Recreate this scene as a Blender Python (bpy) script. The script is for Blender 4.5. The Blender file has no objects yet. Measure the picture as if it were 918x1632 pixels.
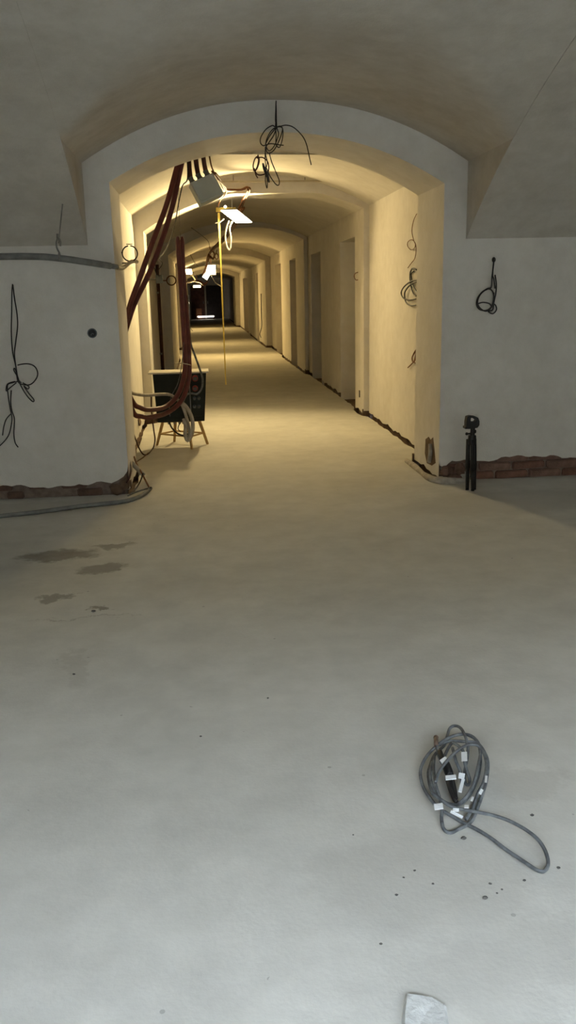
import bpy, bmesh, math, random
from mathutils import Vector, Matrix, Quaternion
from mathutils.geometry import tessellate_polygon
random.seed(7)
scene = bpy.context.scene
COL = scene.collection

# ------------------------------------------------------------------ camera
F, CX, CY, H = 1400.0, 459.0, 816.0, 1.55
v = Vector(((316-CX)/F, -(470-CY)/F, -1)).normalized()
zz = Vector((1, .022, 0)).cross(v).normalized()
if zz.y < 0: zz = -zz
xx = v.cross(zz)
R3 = Matrix((xx, v, zz))
cam = bpy.data.objects.new('camera', bpy.data.cameras.new('camera'))
COL.objects.link(cam)
cam.data.sensor_fit = 'VERTICAL'
cam.data.sensor_height = 24
cam.data.lens = 24*F/1632
cam.data.clip_start = .05
cam.matrix_world = Matrix.Translation((0, 0, H)) @ R3.to_4x4()
scene.camera = cam
O = Vector((0, 0, H))
def ray(px, py): return R3 @ Vector(((px-CX)/F, -(py-CY)/F, -1))
def at(px, py, Y): d = ray(px, py); return O + d*(Y/d.y)          # a point at the real depth Y
def fl(px, py, z=0): d = ray(px, py); return O + d*((z-H)/d.z)    # a point at height z
def sx(px, py, X): d = ray(px, py); return O + d*(X/d.x)          # a point on a side wall

# ------------------------------------------------------------------ world, exposure
world = bpy.data.worlds.new('overcast'); scene.world = world
world.use_nodes = True
world.node_tree.nodes['Background'].inputs[0].default_value = (.71, .85, 1.05, 1)
world.node_tree.nodes['Background'].inputs[1].default_value = 73
vs = scene.view_settings
vs.view_transform = 'Standard'; vs.look = 'None'; vs.exposure = 0; vs.gamma = 1
vs.use_curve_mapping = False
LAMP_RGB = (1.0, .76, .36)
FAR_RGB = (1.0, .69, .26)
W_LAMPS = {'near': 106, 'second': 135, 'third': 105, 'fourth': 60, 'low': 30}

# windows of the wall behind the camera: daylight comes in there
BACK_Y = -1.0
WINS = [(-2.3, -.7, .7, 2.15), (-.1, 1.5, .7, 2.15), (2.1, 3.7, .7, 2.15)]
for a, b, c, d in WINS:
    l = bpy.data.lights.new('window_portal', 'AREA'); l.shape = 'RECTANGLE'
    l.size = b-a; l.size_y = d-c; l.cycles.is_portal = True
    o = bpy.data.objects.new('window_portal', l); COL.objects.link(o)
    o.location = ((a+b)/2, BACK_Y-.28, (c+d)/2); o.rotation_euler = (math.radians(90), 0, 0)

# ------------------------------------------------------------------ materials
def new_mat(name):
    m = bpy.data.materials.new(name); m.use_nodes = True
    return m, m.node_tree.nodes, m.node_tree.links, m.node_tree.nodes['Principled BSDF']
def mat(name, col, rough=.7, metal=0, var=.12, scale=12, bump=0, bscale=60, spec=.3, stretch=None):
    m, n, l, p = new_mat(name)
    p.inputs['Roughness'].default_value = rough; p.inputs['Metallic'].default_value = metal
    p.inputs['Specular IOR Level'].default_value = spec
    tc = n.new('ShaderNodeTexCoord'); mp = n.new('ShaderNodeMapping')
    l.new(tc.outputs['Object'], mp.inputs[0])
    if stretch: mp.inputs['Scale'].default_value = stretch
    t = n.new('ShaderNodeTexNoise'); t.inputs['Scale'].default_value = scale; t.inputs['Detail'].default_value = 6
    l.new(mp.outputs[0], t.inputs[0])
    r = n.new('ShaderNodeValToRGB')
    r.color_ramp.elements[0].position = .3; r.color_ramp.elements[1].position = .7
    r.color_ramp.elements[0].color = tuple(c*(1-var) for c in col)+(1,)
    r.color_ramp.elements[1].color = tuple(min(1, c*(1+var)) for c in col)+(1,)
    l.new(t.outputs[0], r.inputs[0]); l.new(r.outputs[0], p.inputs['Base Color'])
    if bump:
        t2 = n.new('ShaderNodeTexNoise'); t2.inputs['Scale'].default_value = bscale; t2.inputs['Detail'].default_value = 5
        l.new(mp.outputs[0], t2.inputs[0])
        b = n.new('ShaderNodeBump'); b.inputs['Strength'].default_value = bump; b.inputs['Distance'].default_value = .01
        l.new(t2.outputs[0], b.inputs['Height']); l.new(b.outputs[0], p.inputs['Normal'])
    return m
def glow(name, col, s):
    m, n, l, p = new_mat(name)
    p.inputs['Base Color'].default_value = (.9, .9, .85, 1)
    p.inputs['Emission Color'].default_value = col+(1,)
    p.inputs['Emission Strength'].default_value = s
    return m

def plaster(name, col, blot=.1):
    m, n, l, p = new_mat(name)
    p.inputs['Roughness'].default_value = .95; p.inputs['Specular IOR Level'].default_value = .1
    tc = n.new('ShaderNodeTexCoord')
    def noise(s, d=5, rough=.55):
        t = n.new('ShaderNodeTexNoise'); t.inputs['Scale'].default_value = s; t.inputs['Detail'].default_value = d
        t.inputs['Roughness'].default_value = rough; l.new(tc.outputs['Object'], t.inputs[0]); return t
    a, b, c = noise(1.3), noise(7, 8, .65), noise(90, 3)
    mx = n.new('ShaderNodeMath'); mx.operation = 'MULTIPLY_ADD'; mx.inputs[1].default_value = .45
    l.new(b.outputs[0], mx.inputs[0]); 
    m2 = n.new('ShaderNodeMath'); m2.operation = 'MULTIPLY'; m2.inputs[1].default_value = .55
    l.new(a.outputs[0], m2.inputs[0]); l.new(m2.outputs[0], mx.inputs[2])
    r = n.new('ShaderNodeValToRGB')
    r.color_ramp.elements[0].position = .36; r.color_ramp.elements[1].position = .6
    r.color_ramp.elements[0].color = (col[0]*(1-blot), col[1]*(1-blot*1.1), col[2]*(1-blot*1.3), 1)
    r.color_ramp.elements[1].color = tuple(min(1, x*(1+blot*.4)) for x in col)+(1,)
    l.new(mx.outputs[0], r.inputs[0]); l.new(r.outputs[0], p.inputs['Base Color'])
    ad = n.new('ShaderNodeMath'); ad.operation = 'MULTIPLY_ADD'; ad.inputs[1].default_value = 3
    l.new(b.outputs[0], ad.inputs[0]); l.new(c.outputs[0], ad.inputs[2])
    bp = n.new('ShaderNodeBump'); bp.inputs['Strength'].default_value = .18; bp.inputs['Distance'].default_value = .012
    l.new(ad.outputs[0], bp.inputs['Height']); l.new(bp.outputs[0], p.inputs['Normal'])
    return m

def floor_mat():
    m, n, l, p = new_mat('concrete_screed')
    p.inputs['Roughness'].default_value = .85; p.inputs['Specular IOR Level'].default_value = .2
    tc = n.new('ShaderNodeTexCoord')
    def noise(s, d=5, rough=.55, src=None):
        t = n.new('ShaderNodeTexNoise'); t.inputs['Scale'].default_value = s; t.inputs['Detail'].default_value = d
        t.inputs['Roughness'].default_value = rough; l.new(src or tc.outputs['Object'], t.inputs[0]); return t
    def math_(op, a, b=None, c=None):
        q = n.new('ShaderNodeMath'); q.operation = op
        for i, w in enumerate((a, b, c)):
            if w is None: continue
            if isinstance(w, (int, float)): q.inputs[i].default_value = w
            else: l.new(w, q.inputs[i])
        return q.outputs[0]
    a, b, c = noise(.9, 5), noise(5, 8, .65), noise(70, 3)
    mixv = math_('MULTIPLY_ADD', b.outputs[0], .5, math_('MULTIPLY', a.outputs[0], .5))
    r = n.new('ShaderNodeValToRGB')
    r.color_ramp.elements[0].position = .36; r.color_ramp.elements[1].position = .62
    r.color_ramp.elements[0].color = (.475, .462, .415, 1); r.color_ramp.elements[1].color = (.60, .583, .525, 1)
    l.new(mixv, r.inputs[0])
    # stains and wide faint darker patches with shapes of their own
    dist = noise(9, 6, .7)
    sub = n.new('ShaderNodeVectorMath'); sub.operation = 'SUBTRACT'; sub.inputs[1].default_value = (.5, .5, .5)
    l.new(dist.outputs[1], sub.inputs[0])
    sc = n.new('ShaderNodeVectorMath'); sc.operation = 'SCALE'; sc.inputs['Scale'].default_value = .28
    l.new(sub.outputs[0], sc.inputs[0])
    ad = n.new('ShaderNodeVectorMath'); ad.operation = 'ADD'
    l.new(tc.outputs['Object'], ad.inputs[0]); l.new(sc.outputs[0], ad.inputs[1])
    mask = None
    for (x, y, rx, ry, rot, s) in [(-.94, 5.34, .24, .13, .1, .9), (-.62, 5.02, .15, .085, .25, .8), (-.60, 5.50, .13, .06, .1, .7),
                                   (-.83, 4.55, .085, .06, 0, .7), (-.57, 4.33, .07, .02, .1, .9), (-.62, 4.2, .28, .008, .03, .45),
                                   (-.6, 3.6, .05, .2, .2, .2), (.98, 2.45, .13, .10, 0, .22), (.55, 2.05, .3, .22, 0, .16),
                                   (1.05, 1.75, .75, .12, .1, .16), (.62, 1.55, .1, .5, 0, .10),
                                   (2.3, 6.2, .9, .35, .1, .25), (-1.5, 6.6, 1.1, .25, .1, .22)]:
        mp = n.new('ShaderNodeMapping'); mp.vector_type = 'TEXTURE'
        mp.inputs['Location'].default_value = (x, y, 0); mp.inputs['Rotation'].default_value = (0, 0, rot)
        mp.inputs['Scale'].default_value = (rx, ry, 1)
        l.new(ad.outputs[0], mp.inputs[0])
        ln = n.new('ShaderNodeVectorMath'); ln.operation = 'MULTIPLY'; ln.inputs[1].default_value = (1, 1, 0)
        l.new(mp.outputs[0], ln.inputs[0])
        le = n.new('ShaderNodeVectorMath'); le.operation = 'LENGTH'; l.new(ln.outputs[0], le.inputs[0])
        mr = n.new('ShaderNodeMapRange'); mr.interpolation_type = 'SMOOTHSTEP'
        mr.inputs['From Min'].default_value = .75; mr.inputs['From Max'].default_value = 1.25
        mr.inputs['To Min'].default_value = s; mr.inputs['To Max'].default_value = 0
        l.new(le.outputs['Value'], mr.inputs['Value'])
        mask = mr.outputs[0] if mask is None else math_('MAXIMUM', mask, mr.outputs[0])
    mask = math_('MULTIPLY', mask, math_('MULTIPLY_ADD', b.outputs[0], 1.0, .35))
    mx = n.new('ShaderNodeMix'); mx.data_type = 'RGBA'
    l.new(mask, mx.inputs['Factor']); l.new(r.outputs[0], mx.inputs['A']); mx.inputs['B'].default_value = (.20, .18, .145, 1)
    # tiny pits
    vo = n.new('ShaderNodeTexVoronoi'); vo.inputs['Scale'].default_value = 9; vo.inputs['Randomness'].default_value = 1
    l.new(tc.outputs['Object'], vo.inputs['Vector'])
    pit = math_('MULTIPLY', math_('LESS_THAN', vo.outputs['Distance'], .06), math_('GREATER_THAN', noise(2.2, 2).outputs[0], .56))
    m3 = n.new('ShaderNodeMix'); m3.data_type = 'RGBA'
    l.new(math_('MULTIPLY', pit, .45), m3.inputs['Factor']); l.new(mx.outputs['Result'], m3.inputs['A']); m3.inputs['B'].default_value = (.2, .19, .17, 1)
    l.new(m3.outputs['Result'], p.inputs['Base Color'])
    bp = n.new('ShaderNodeBump'); bp.inputs['Strength'].default_value = .12; bp.inputs['Distance'].default_value = .01
    l.new(math_('MULTIPLY_ADD', b.outputs[0], 3, c.outputs[0]), bp.inputs['Height']); l.new(bp.outputs[0], p.inputs['Normal'])
    return m

M = dict(
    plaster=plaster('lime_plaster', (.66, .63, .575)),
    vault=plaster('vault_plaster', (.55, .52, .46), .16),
    floor=floor_mat(),
    earth=mat('bare_masonry', (.13, .085, .055), .95, var=.45, scale=9, bump=.7, bscale=25),
    stone=mat('screen_stone', (.30, .265, .21), .95, var=.25, scale=5, bump=.4),  # for the added screen outside the windows
    mortar=mat('mortar', (.40, .36, .30), .95, var=.25, scale=20, bump=.5),
    mortar_dark=mat('old_joint', (.17, .125, .095), .95, var=.3, scale=20, bump=.5),
    brick=mat('old_brick', (.15, .075, .052), .9, var=.35, scale=14, bump=.5, bscale=40),
    brick2=mat('old_brick_dusty', (.17, .10, .072), .9, var=.35, scale=14, bump=.5, bscale=40),
    brick3=mat('dark_earth_brick', (.095, .058, .042), .95, var=.4, scale=14, bump=.6, bscale=40),  # darker earth-coloured brick, left wall foot
    red=mat('red_hose', (.085, .018, .016), .5, var=.25, scale=18),
    redd=mat('brown_hose', (.06, .02, .014), .5, var=.3, scale=18),
    black=mat('black_plastic', (.011, .011, .011), .5, var=.2),
    cable=mat('black_cable', (.025, .022, .02), .55, var=.3, scale=30),
    dusty=mat('dusty_cable', (.115, .122, .125), .7, var=.55, scale=30),
    greyhose=mat('grey_hose', (.33, .30, .24), .7, var=.2, scale=20),
    pipe=mat('grey_pipe', (.17, .17, .155), .75, var=.25, scale=16, bump=.3),
    conduit=mat('pale_conduit', (.42, .37, .27), .6, var=.15),
    steel=mat('zinc_steel', (.22, .21, .19), .5, .6, var=.2, scale=30),
    rust=mat('brown_cable', (.16, .065, .025), .7, var=.35, scale=30),
    boxgrey=mat('grey_plastic', (.36, .40, .385), .55, var=.06),
    cab=mat('dark_enamel', (.013, .016, .013), .6, var=.35, scale=8, bump=.05, spec=.15),
    lid=mat('dusty_lid', (.50, .46, .38), .8, var=.15, scale=12),
    socket_red=mat('red_socket', (.30, .03, .02), .5, var=.2),
    socket_blue=mat('blue_socket', (.035, .06, .085), .5, var=.2),
    socket_grey=mat('grey_socket', (.09, .10, .10), .5, var=.2),
    wood=mat('pale_wood', (.42, .27, .10), .65, var=.22, scale=10, stretch=(6, 6, .8)),
    yellow=mat('yellow_tape', (.36, .27, .055), .6, var=.08),
    white=mat('white_plastic', (.78, .78, .74), .6, var=.06),
    tag=mat('white_tag', (.82, .84, .84), .7, var=.06),
    doorw=mat('dark_door', (.10, .04, .028), .6, var=.4, scale=6),
    doorb=mat('black_door', (.03, .022, .022), .5, var=.3, scale=6),
    copper=mat('copper_tip', (.13, .085, .06), .5, .3, var=.3),
    crumb=mat('grey_crumb', (.10, .095, .085), .95, var=.3),
    hole=mat('hole_dark', (.05, .045, .04), .9, var=.3),
)
GLOW = dict(near=glow('lamp_glow', (1, .90, .66), 14), far=glow('lamp_glow_far', (1, .86, .55), 12), tube=glow('tube_glow', (1, .90, .78), 5))

# ------------------------------------------------------------------ helpers
def link(name, verts, faces, m, parent=None, smooth=False):
    me = bpy.data.meshes.new(name); me.from_pydata([tuple(p) for p in verts], [], faces)
    bm = bmesh.new(); bm.from_mesh(me); bmesh.ops.recalc_face_normals(bm, faces=bm.faces); bm.to_mesh(me); bm.free()
    if smooth:
        me.polygons.foreach_set('use_smooth', [True]*len(me.polygons))
    if m: me.materials.append(m)
    o = bpy.data.objects.new(name, me); COL.objects.link(o)
    if parent is not None:
        o.parent = parent; o.matrix_parent_inverse = Matrix.Translation(-parent.location)
    return o
def struct(name, verts, faces, m, parent=None, smooth=False):
    o = link(name, verts, faces, m, parent, smooth)
    if parent is None: o['kind'] = 'structure'
    return o
def tag(o, label, cat, group=None):
    o['label'] = label; o['category'] = cat
    if group: o['group'] = group
    return o
def thing(name, label, cat, loc, group=None):
    o = bpy.data.objects.new(name, None); COL.objects.link(o); o.location = loc
    o.empty_display_size = .05
    return tag(o, label, cat, group)

class MB:
    def __init__(s): s.v, s.f = [], []
    def add(s, vs_, fs): k = len(s.v); s.v += [Vector(p) for p in vs_]; s.f += [tuple(i+k for i in f) for f in fs]; return s
    def box(s, c, size, rot=None):
        c = Vector(c); hx, hy, hz = (q/2 for q in size)
        vs_ = [Vector((x, y, z)) for x in (-hx, hx) for y in (-hy, hy) for z in (-hz, hz)]
        if rot is not None: vs_ = [rot @ p for p in vs_]
        return s.add([c+p for p in vs_], [(0, 1, 3, 2), (4, 6, 7, 5), (0, 4, 5, 1), (2, 3, 7, 6), (0, 2, 6, 4), (1, 5, 7, 3)])
    def frame(s, d):
        d = d.normalized(); u = d.cross(Vector((0, 0, 1)))
        if u.length < .05: u = d.cross(Vector((1, 0, 0)))
        u.normalize(); return u, d.cross(u).normalized()
    def cyl(s, a, b, r, r2=None, n=10):
        a, b = Vector(a), Vector(b); r2 = r if r2 is None else r2
        u, w = s.frame(b-a); k = len(s.v)
        for c, q in ((a, r), (b, r2)):
            for i in range(n):
                t = 2*math.pi*i/n; s.v.append(c+u*math.cos(t)*q+w*math.sin(t)*q)
        for i in range(n): s.f.append((k+i, k+(i+1) % n, k+n+(i+1) % n, k+n+i))
        s.f.append(tuple(k+i for i in range(n))); s.f.append(tuple(k+n+i for i in range(n)))
        return s
    def tube(s, pts, r, closed=False, n=8, sub=5, smooth=True):
        P = [Vector(p) for p in pts]; N = len(P)
        rs = r if isinstance(r, (list, tuple)) else [r]*N
        if smooth and N > 2:
            Q, RR = [], []
            for i in range(N if closed else N-1):
                g = (lambda j: P[j % N]) if closed else (lambda j: P[max(0, min(N-1, j))])
                p0, p1, p2, p3 = g(i-1), g(i), g(i+1), g(i+2)
                for k in range(sub):
                    t = k/sub
                    Q.append(.5*((2*p1)+(p2-p0)*t+(2*p0-5*p1+4*p2-p3)*t*t+(3*p1-p0-3*p2+p3)*t**3))
                    RR.append(rs[i]*(1-t)+rs[(i+1) % N]*t)
            if not closed: Q.append(P[-1]); RR.append(rs[-1])
            P, rs = Q, RR
        N = len(P); k = len(s.v); u = None
        for i in range(N):
            d = (P[(i+1) % N]-P[i-1]) if closed else (P[min(N-1, i+1)]-P[max(0, i-1)])
            if d.length < 1e-7: d = Vector((0, 0, 1))
            d.normalize()
            if u is None: u, w = s.frame(d)
            else:
                u = u-d*u.dot(d)
                if u.length < 1e-4: u, w = s.frame(d)
                u.normalize(); w = d.cross(u)
            for j in range(n):
                t = 2*math.pi*j/n; s.v.append(P[i]+(u*math.cos(t)+w*math.sin(t))*rs[i])
        for i in range(N if closed else N-1):
            for j in range(n):
                a, b = k+i*n, k+((i+1) % N)*n
                s.f.append((a+j, a+(j+1) % n, b+(j+1) % n, b+j))
        if not closed:
            s.f.append(tuple(k+j for j in range(n))); s.f.append(tuple(k+(N-1)*n+j for j in range(n)))
        return s
    def ball(s, c, r, n=8, m=6, sc=(1, 1, 1), jit=0):
        c = Vector(c); k = len(s.v)
        s.v.append(c+Vector((0, 0, r*sc[2])))
        for i in range(1, m):
            for j in range(n):
                a, t = math.pi*i/m, 2*math.pi*j/n; q = r*(1+random.uniform(-jit, jit))
                s.v.append(c+Vector((q*math.sin(a)*math.cos(t)*sc[0], q*math.sin(a)*math.sin(t)*sc[1], q*math.cos(a)*sc[2])))
        s.v.append(c-Vector((0, 0, r*sc[2]))); e = len(s.v)-1
        for j in range(n):
            s.f.append((k, k+1+j, k+1+(j+1) % n)); s.f.append((e, e-n+(j+1) % n, e-n+j))
            for i in range(m-2):
                a = k+1+i*n; s.f.append((a+j, a+n+j, a+n+(j+1) % n, a+(j+1) % n))
        return s
    def build(s, name, m, parent=None, smooth=False, bevel=0):
        o = link(name, s.v, s.f, m, parent, smooth)
        if bevel:
            b = o.modifiers.new('bevel', 'BEVEL'); b.width = bevel; b.segments = 2; b.limit_method = 'ANGLE'
        return o
def cable(name, pts, r, m, parent=None, **k): return MB().tube(pts, r, **k).build(name, m, parent, True)

# ------------------------------------------------------------------ setting: profiles
D = 7.0                         # plane of the wall with the big arch
ROOM = (-7.0, 8.2)
SPRING, A_, RISE = 1.93, 4.0, 1.25
RV = (A_*A_+RISE*RISE)/(2*RISE); ZC = SPRING+RISE-RV
def V(y):
    dx = y-(D-A_)
    return ZC+math.sqrt(RV*RV-dx*dx)
def Vinv(z): return D-A_+math.sqrt(max(0, RV*RV-(z-ZC)**2))
NA = 48
def arch(xl, xr, zl, zr, rise, flat=None, p=2.15):
    out = []
    for i in range(NA+1):
        t = i/NA; z = zl+(zr-zl)*t+rise*(1-abs(2*t-1)**p)
        if flat: z = min(z, flat)
        out.append((xl+(xr-xl)*t, z))
    return out
A1 = arch(-.62, 1.92, 2.375, 2.34, .355)
LU = arch(-.81, 2.10, 2.51, 2.50, .43)
def jag(s, lo, hi):           # broken lower plaster edge, a smooth random walk along s
    q = .5+.27*math.sin(s*7.3+1)+.16*math.sin(s*17.1+2.2)+.12*math.sin(s*41.7)+random.uniform(-.10, .10)
    return lo+(hi-lo)*max(0, min(1, q))

# floor (screed) and the rough ground under it
floor_out = [(ROOM[0], BACK_Y), (ROOM[1], BACK_Y), (ROOM[1], D+.03), (1.97, D+.03)]
def right_x(y):
    for (y0, y1, xl, xr) in SEGX:
        if y0 <= y < y1: return xr
    return 2.0
def left_x(y):
    for (y0, y1, xl, xr) in SEGX:
        if y0 <= y < y1: return xl
    return -.65
#        y0     y1     xl    xr    zl    zr    rise  flat
SEG = [(7.0, 7.85, -.62, 1.92, 2.375, 2.34, .355, None),
       (7.85, 11.1, -.735, 2.115, 2.47, 2.565, .40, None),
       (11.1, 11.72, -.62, 2.045, 2.30, 2.53, .33, 2.715),
       (11.72, 17.4, -.69, 2.115, 2.44, 2.58, .36, None),
       (17.4, 22.3, -.53, 2.045, 2.29, 2.54, .34, None),
       (22.3, 26.2, -.70, 2.10, 2.40, 2.56, .36, None),
       (26.2, 34.5, -.56, 1.95, 2.34, 2.46, .26, None),
       (34.5, 44.0, -.66, 1.98, 2.42, 2.52, .30, None),
       (44.0, 47.0, -.52, 1.80, 2.30, 2.38, .26, None),
       (47.0, 60.0, -.60, 1.92, 2.38, 2.42, .22, None)]
SEGX = [(s[0], s[1], s[2], s[3]) for s in SEG]
ys, y = [], D+.03
while y < 60: ys.append(y); y += .11 if y < 14 else (.25 if y < 27 else 1.0)
redge = [(min(right_x(y), right_x(y+.1), right_x(y-.1))-.012-.02*abs(math.sin(y*5.1))-random.uniform(0, .018), y) for y in ys]
ledge = [(max(left_x(y), left_x(y+.1), left_x(y-.1))+.02+random.uniform(0, .02), y) for y in ys]
floor_out += redge + [(1.9, 60.0), (-.58, 60.0)] + ledge[::-1] + [(-.66, D+.03), (ROOM[0], D+.03)]
tv = [Vector((x, y, 0)) for x, y in floor_out]; n0 = len(tv)
tris = [tuple(t) for t in tessellate_polygon([tv])]
fv = tv+[Vector((p.x, p.y, -.08)) for p in tv]
ff = tris+[(i, (i+1) % n0, n0+(i+1) % n0, n0+i) for i in range(n0)]
struct('floor', fv, ff, M['floor'])
struct('floor_ground', [(ROOM[0]-.1, BACK_Y-.1, -.06), (ROOM[1]+.1, BACK_Y-.1, -.06), (ROOM[1]+.1, 61, -.06), (ROOM[0]-.1, 61, -.06)], [(0, 1, 2, 3)], M['earth'])

# front wall: plaster face round the arch, broken at the foot, with the brick behind it
BR_R, BR_L = (.15, .20), (.075, .125)
poly = []
x = ROOM[0]
while x < -.80: poly.append((x, jag(x, *BR_L))); x += .035
poly += [(-.76, .10), (-.71, .12), (-.66, .15), (-.63, .19), (-.62, .24)]
poly += A1
poly += [(1.92, .17), (1.935, .13), (1.97, .12), (2.0, .15)]
x = 2.03
while x < ROOM[1]: poly.append((x, jag(x, *BR_R))); x += .035
poly += [(ROOM[1], .18), (ROOM[1], SPRING), (2.10, SPRING)] + LU[::-1] + [(-.81, SPRING), (ROOM[0], SPRING)]
pv = [Vector((x, D, z)) for x, z in poly]; n0 = len(pv)
tv2 = [Vector((x, z, 0)) for x, z in poly]
wf = [tuple(t) for t in tessellate_polygon([tv2])]
pv += [Vector((p.x, p.y+.03, p.z)) for p in pv]
foot = [i for i in range(n0) if poly[i][1] < .35 and poly[(i+1) % n0][1] < .35]
wf += [(i, i+1, n0+i+1, n0+i) for i in foot]
wall_front = struct('wall_front', pv, wf, M['plaster'])
link('masonry_core', *[q for q in (lambda b: (b.v, b.f))(MB().box(((ROOM[0]-.6)/2-.03, D+.085, .15), (-.60-ROOM[0]-.02, .08, .5)).box(((ROOM[1]+1.93)/2, D+.085, .15), (ROOM[1]-1.94, .08, .5)))], M['mortar_dark'], wall_front)

def brick_mesh(name, L, hh, dep, m):
    b = bmesh.new(); bmesh.ops.create_cube(b, size=1)
    for w in b.verts:
        w.co = Vector((w.co.x*L, w.co.y*dep, w.co.z*hh))+Vector((random.uniform(-1, 1)*.006, random.uniform(-1, 1)*.004, random.uniform(-1, 1)*.004))
    bmesh.ops.bevel(b, geom=list(b.edges), offset=.009, segments=2, affect='EDGES')
    me = bpy.data.meshes.new(name); b.to_mesh(me); b.free(); me.materials.append(m); return me
BMS = [brick_mesh('brick', .275, .062, .05, M[q]) for q in ('brick', 'brick2', 'brick', 'brick2')]
BDK = [brick_mesh('brick', q, .058, .05, M['brick3']) for q in (.275, .2, .13)]
BSH = [brick_mesh('brick', .13, .062, .05, M[q]) for q in ('brick', 'brick2')]
def put_brick(me, x, y, z, parent):
    o = bpy.data.objects.new('brick', me); COL.objects.link(o); o.parent = parent
    o.location = (x, y, z); o.rotation_euler = (random.uniform(-.03, .03), random.uniform(-.02, .02), random.uniform(-.03, .03))
for c in range(3):
    x = 2.12+(.145 if c % 2 else 0)
    if c % 2: put_brick(random.choice(BSH), 2.07, D+.044, .033+c*.073, wall_front)
    while x < 4.2:
        put_brick(random.choice(BMS), x+.14, D+.044+random.uniform(-.005, .006), .033+c*.073, wall_front); x += .292
for c in range(2):
    x = -.80-(.12 if c else 0)
    while x > -2.6:
        if random.random() < .85: put_brick(random.choice(BDK), x-.14, D+.032+random.uniform(-.002, .014), .03+c*.07, wall_front)
        x -= .292

# room vault with the lunette cut into it, side walls, back wall with windows
xs = [ROOM[0], -5, -3, -2, -1.4, -.81]+[p[0] for p in LU[1:-1]]+[2.10, 2.8, 3.6, 4.5, 6, ROOM[1]]
def yint(x):
    if x < -.81-1e-6 or x > 2.10+1e-6: return D
    best = min(LU, key=lambda p: abs(p[0]-x)); return Vinv(best[1])
cv, cf = [], []
def strip(cols):
    for a in range(len(cols)-1):
        p, q = cols[a], cols[a+1]; k = len(cv); cv.extend(p); cv.extend(q); m_ = len(p)
        for i in range(m_-1): cf.append((k+i, k+i+1, k+m_+i+1, k+m_+i))
NV = 40
def vcol(x, ye): return [Vector((x, BACK_Y+(ye-BACK_Y)*i/NV, V(BACK_Y+(ye-BACK_Y)*i/NV))) for i in range(NV+1)]
def ocol(x, z):               # outer columns share the sample points of the lunette cheeks
    ye = Vinv(z); return vcol(x, ye)+[Vector((x, ye+(D-ye)*i/12, V(ye+(D-ye)*i/12))) for i in range(1, 13)]
strip([ocol(x, LU[0][1]) for x in xs if x <= -.81+1e-6])
def smax(y, b, k=.13):
    a = V(y)
    if y < 3.5: return a
    k = .02+.09*max(0, b-2.5)/.43
    h = max(k-abs(a-b), 0)/k
    return max(a, b)+h*h*k/4
NL = 90
LY = [BACK_Y+(4.2-BACK_Y)*i/12 for i in range(12)]+[4.2+(D-4.2)*i/NL for i in range(NL+1)]
strip([[Vector((x, y, smax(y, zl_))) for y in LY] for x, zl_ in LU])
strip([ocol(x, LU[-1][1]) for x in xs if x >= 2.10-1e-6])
bmv = bmesh.new()
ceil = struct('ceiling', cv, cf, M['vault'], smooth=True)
bmv.from_mesh(ceil.data); bmesh.ops.remove_doubles(bmv, verts=bmv.verts, dist=1e-4); bmv.to_mesh(ceil.data); bmv.free()
for x, z in (LU[0], LU[-1]):
    yy_ = [y for y in LY if smax(y, z)-V(y) > -1]
    lv = [Vector((x, y, V(y)-.004)) for y in yy_]+[Vector((x, y, smax(y, z)+.002)) for y in yy_]; m_ = len(yy_)
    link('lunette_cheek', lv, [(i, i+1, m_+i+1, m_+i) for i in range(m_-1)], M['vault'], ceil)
for nm, x in (('wall_left', ROOM[0]), ('wall_right', ROOM[1])):
    pts = [Vector((x, BACK_Y, 0)), Vector((x, D+.03, 0))]+[Vector((x, D+(BACK_Y-D)*i/40, V(D+(BACK_Y-D)*i/40))) for i in range(41)]
    struct(nm, pts, [tuple(range(len(pts)))], M['plaster'])
b = MB(); T = .5; yb = BACK_Y-T/2
def wb(x0, x1, z0, z1): b.box(((x0+x1)/2, yb, (z0+z1)/2), (x1-x0, T, z1-z0))
cuts = [ROOM[0]]+[q for w in WINS for q in w[:2]]+[ROOM[1]]
for i in range(0, len(cuts), 2): wb(cuts[i], cuts[i+1], -.06, 2.4)
for w in WINS: wb(w[0], w[1], -.06, w[2]); wb(w[0], w[1], w[3], 2.4)
struct('wall_back', b.v, b.f, M['plaster'])
# added outer walls, unseen, that screen low sky light from the far room
b = MB().box(((ROOM[0]+ROOM[1])/2, BACK_Y-1.95, 1.25), (16, .3, 2.6)).box(((ROOM[0]+ROOM[1])/2, BACK_Y-1.2, -.1), (16, 1.4, .1))
b.box((ROOM[0]-.35, BACK_Y-1.2, 1.2), (.3, 1.4, 2.5)).box((ROOM[1]+.35, BACK_Y-1.2, 1.2), (.3, 1.4, 2.5))
struct('wall_sky_screen', b.v, b.f, M['stone'])
for i, w in enumerate(WINS):
    b = MB(); c0, c1, z0, z1 = w; yw = BACK_Y-.2
    for (a1, a2, e1, e2) in ((c0, c1, z0, z0+.05), (c0, c1, z1-.05, z1), (c0, c0+.05, z0, z1), (c1-.05, c1, z0, z1), ((c0+c1)/2-.03, (c0+c1)/2+.03, z0, z1)):
        b.box(((a1+a2)/2, yw, (e1+e2)/2), (a2-a1, .05, e2-e1))
    struct('window_%d' % (i+1), b.v, b.f, M['white'])

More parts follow.
